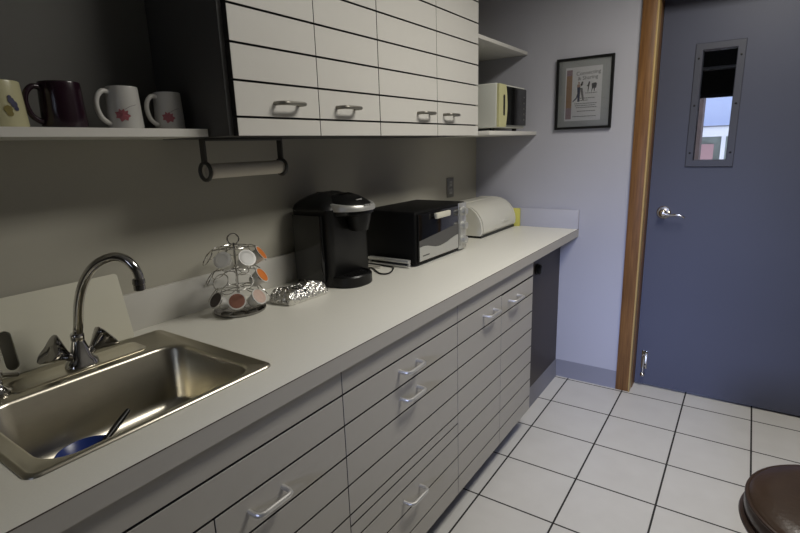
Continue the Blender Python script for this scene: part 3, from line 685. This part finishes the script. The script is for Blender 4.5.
# ------------------------------------------------------------------ microwave
MX0, MX1, MY0, MY1, MZ0, MZ1 = .02, .352, 2.400, 2.772, 1.474, 1.684
mw = thing('microwave', 'small white microwave with a black front on the lower corner shelf', 'microwave', (.19, 2.575, 1.4577))
MB().box(MX0, MX1, MY0, MY1, MZ0, MZ1, .006, 0, 3).build('housing', 'mwside', mw)
for x in (.06, .31):
    for y in (MY0+.04, MY1-.04): MB().lathe([(.013, 0), (.013, .0165)], (x, y, 1.4578), seg=14).build('foot', 'black', mw)
# yellowed front bezel with a bowed handle edge
zs = [MZ0+.004+(MZ1-MZ0-.008)*k/12 for k in range(13)]
ed = [MY0+.088+.018*math.sin(PI*(k/12)) for k in range(13)]
lp = [V((MX1, MY0+.002, z)) for z in zs]+[V((MX1, y, z)) for y, z in reversed(list(zip(ed, zs)))]
m = MB(); m.prism(lp, (.012, 0, 0)); bz = m.build('door_bezel', 'mwcream', mw)
m = MB(); m.loft([[V((x, p.x, p.y)) for p in rrect(2.453, 2.474, 1.532, 1.632, .009, 0)] for x in (MX1+.0115, MX1+.0128)]); m.build('handle_recess', 'slot', bz)
lp = [V((MX1, y+.001, z)) for y, z in zip(ed, zs)]+[V((MX1, MY1-.012, zs[-1])), V((MX1, MY1-.006, zs[-1]-.01)), V((MX1, MY1-.006, zs[0]+.006)), V((MX1, MY1-.012, zs[0]))]
lp = [V((p.x, p.y, min(max(p.z, MZ0+.014), MZ1-.010))) for p in lp]
m = MB(); m.prism(lp, (.011, 0, 0)); fr = m.build('front_glass', 'gloss', mw)
for k in range(5): MB().box(MX1+.011, MX1+.0118, 2.722, 2.744, 1.515+.028*k, 1.523+.028*k).build('button', 'carcass', fr)

# ------------------------------------------------------------------ wall outlet
ot = thing('wall_outlet', 'grey metal outlet plate on the wall above the toaster oven', 'outlet', (.001, 2.562, 1.11))
MB().box(.0005, .005, 2.524, 2.600, 1.108, 1.217, .0015).build('plate', 'plate', ot)
for z in (1.141, 1.184):
    s = MB().box(.005, .0075, 2.546, 2.578, z-.015, z+.015, .001).build('socket', 'socket', ot)
    m = MB(); m.box(.0075, .0078, 2.555, 2.557, z-.004, z+.006).box(.0075, .0078, 2.566, 2.568, z-.004, z+.006); m.build('slots', 'slot', s)

# ------------------------------------------------------------------ framed poster
px0, px1, pz0, pz1 = .4845, .7781, 1.4607, 1.8263
pf = thing('framed_poster', 'black framed poster with walking figures on the far wall', 'poster', ((px0+px1)/2, L, pz0))
m = MB(); ringbox(m, px0, px1, pz0, pz1, .0125, L-.020, L-.0005, .002); m.build('frame', 'frame', pf)
MB().box(px0+.010, px1-.010, L-.008, L-.001, pz0+.010, pz1-.010).build('mat_board', 'matb', pf)
yp = L-.0082
qx0, qx1, qz0, qz1 = .533, .722, 1.504, 1.778
ps = MB().box(qx0, qx1, yp-.0003, yp, qz0, qz1).build('print', 'paper', pf)
m = MB(); yq = yp-.0005
def rect(m, x0, x1, z0, z1, mi=0): m.poly([V((x0, yq, z0)), V((x1, yq, z0)), V((x1, yq, z1)), V((x0, yq, z1))], mi)
rect(m, qx0+.006, qx0+.036, 1.737, qz1-.012, 0); rect(m, qx0+.006, qx0+.036, 1.572, 1.7368, 1); rect(m, qx0+.006, qx0+.036, qz0+.010, 1.5718, 0)
m.build('colour_band', ['pink', 'orange'], ps)
text_obj('Connecting', .027, 'greyink', ps, 'title', (.651, yq, 1.738), (1, 0, .05), (0, 0, 1))
text_obj('& Sharing', .027, 'greyink', ps, 'title', (.649, yq, 1.713), (1, 0, .05), (0, 0, 1))
def blob(m, pts, mi): m.poly([V((x, yq, z)) for x, z in pts], mi)
m = MB()   # walking couple: legs, trunks, heads; mats: navy, pale, ink
blob(m, [(.596, 1.676), (.612, 1.676), (.612, 1.650), (.606, 1.640), (.594, 1.616), (.577, 1.603), (.580, 1.600), (.600, 1.614), (.604, 1.620), (.606, 1.604), (.614, 1.604), (.615, 1.640)][:6]+[(.573, 1.604), (.592, 1.624), (.598, 1.645)], 0)
blob(m, [(.598, 1.660), (.612, 1.660), (.611, 1.602), (.600, 1.602)], 0); blob(m, [(.611, 1.672), (.624, 1.672), (.634, 1.608), (.626, 1.608), (.615, 1.650)], 3)
blob(m, [(.596, 1.690), (.610, 1.692), (.613, 1.676), (.595, 1.676)], 1); blob(m, [(.600, 1.703), (.607, 1.704), (.609, 1.694), (.601, 1.692)], 1)
blob(m, [(.613, 1.690), (.620, 1.704), (.627, 1.702), (.624, 1.686), (.614, 1.678)], 2)
blob(m, [(.650, 1.684), (.656, 1.702), (.662, 1.698), (.658, 1.676), (.654, 1.650), (.651, 1.650), (.652, 1.676), (.645, 1.680)], 2)
blob(m, [(.670, 1.690), (.690, 1.694), (.697, 1.688), (.694, 1.668), (.688, 1.666), (.686, 1.650), (.683, 1.650), (.682, 1.666), (.676, 1.664), (.672, 1.648), (.670, 1.650), (.672, 1.668)], 2)
m.build('figures', ['navy', 'pale', 'ink', 'greyink'], ps)
random.seed(3)
for z, a, b2 in ((1.642, .64, .70), (1.617, .60, .69), (1.606, .605, .655), (1.590, .585, .70), (1.580, .588, .695), (1.570, .595, .70), (1.551, .60, .695), (1.524, .578, .70)):
    x = a; m = MB()
    while x < b2:
        w3 = random.uniform(.004, .012); rect(m, x, min(x+w3, b2), z, z+.0038); x += w3+.0022
    m.build('text_line', 'greyink', ps)
MB().box(px0+.010, px1-.010, L-.0125, L-.0105, pz0+.010, pz1-.010).build('pane', 'pane', pf)

# ------------------------------------------------------------------ stool
sx, sy, sz, sr = 1.667, 1.285, .602, .193
st = thing('stool', 'round brown leather stool standing on the tiles near the door', 'stool', (sx, sy, 0))
m = MB(); m.lathe([(0, -.055), (sr-.012, -.055), (sr-.004, -.050), (sr, -.035), (sr, -.020), (sr-.004, -.006), (sr-.016, .003), (sr-.05, .009), (sr-.1, .012), (0, .013)], (sx, sy, sz), seg=64); cu_ = m.build('cushion', 'leather', st, 60)
MB().torus((sx, sy, sz-.008), (0, 0, 1), sr-.004, .0045, 64, 8).build('piping', 'piping', cu_)
MB().torus((sx, sy, sz-.055), (0, 0, 1), sr-.002, .010, 64, 10).build('lower_piping', 'piping', cu_)
MB().lathe([(0, -.085), (sr-.02, -.085), (sr-.012, -.078), (sr-.010, -.058), (0, -.058)], (sx, sy, sz), seg=48).build('seat_base', 'black', st)
for k in range(4):
    a = R(45+90*k+20); d = V((math.cos(a), math.sin(a), 0)); c = V((sx, sy, 0))
    MB().tube([c+d*.13+V((0, 0, sz-.082)), c+d*.175+V((0, 0, .0))], .012, 12).build('leg', 'darkchrome', st)
MB().torus((sx, sy, .20), (0, 0, 1), .158, .008, 48, 8).build('foot_ring', 'darkchrome', st)

# ------------------------------------------------------------------ lights
def area(name, loc, rot, sx_, sy_, power, col, parent=None, spread=180):
    l = bpy.data.lights.new(name, 'AREA'); l.shape = 'RECTANGLE'; l.size = sx_; l.size_y = sy_; l.energy = power; l.color = col; l.spread = R(spread)
    o = bpy.data.objects.new(name, l); C.objects.link(o); o.rotation_euler = rot
    if parent:
        o.parent = parent; o.location = V(loc)-parent.location
    else: o.location = loc
    return o
def troffer(x, y, lx, ly, power, label):
    t = thing('ceiling_light', label, 'ceiling light', (x, y, ZC), 'ceiling lights')
    m = MB(); z0, z1 = ZC-.035, ZC-.0005
    lo = lambda a, z: [V((x-lx/2+a, y-ly/2+a, z)), V((x+lx/2-a, y-ly/2+a, z)), V((x+lx/2-a, y+ly/2-a, z)), V((x-lx/2+a, y+ly/2-a, z))]
    m.ringloft([lo(0, z1), lo(0, z0), lo(.025, z0), lo(.025, z1)]); m.build('housing', 'white', t)
    MB().box(x-lx/2+.025, x+lx/2-.025, y-ly/2+.025, y+ly/2-.025, ZC-.012, ZC-.006).build('diffuser', 'diffuser', t)
    area('lamp', (x, y, ZC-.04), (0, 0, 0), lx-.06, ly-.06, power, (1, .965, .89), t, 160)
troffer(1.46, 1.78, .45, 1.0, 23, 'warm ceiling light over the middle of the room')
area('far_wall_fill', ((WX0+WX1)/2, YB-.03, (WZ0+WZ1)/2), (R(90-15), 0, R(6)), WX1-WX0-.1, WZ1-WZ0-.1, 3.2, (.52, .61, 1.0), wb, 26)  # narrow bluish fill, added to brighten the far wall and door
wd = bpy.data.worlds.new('world'); bpy.context.scene.world = wd; wd.use_nodes = True
bgn = wd.node_tree.nodes['Background']; bgn.inputs[0].default_value = (.72, .80, 1.0, 1); bgn.inputs[1].default_value = 2.0
vs = bpy.context.scene.view_settings
vs.view_transform = 'Standard'; vs.look = 'None'; vs.exposure = 0; vs.gamma = 1; vs.use_curve_mapping = False
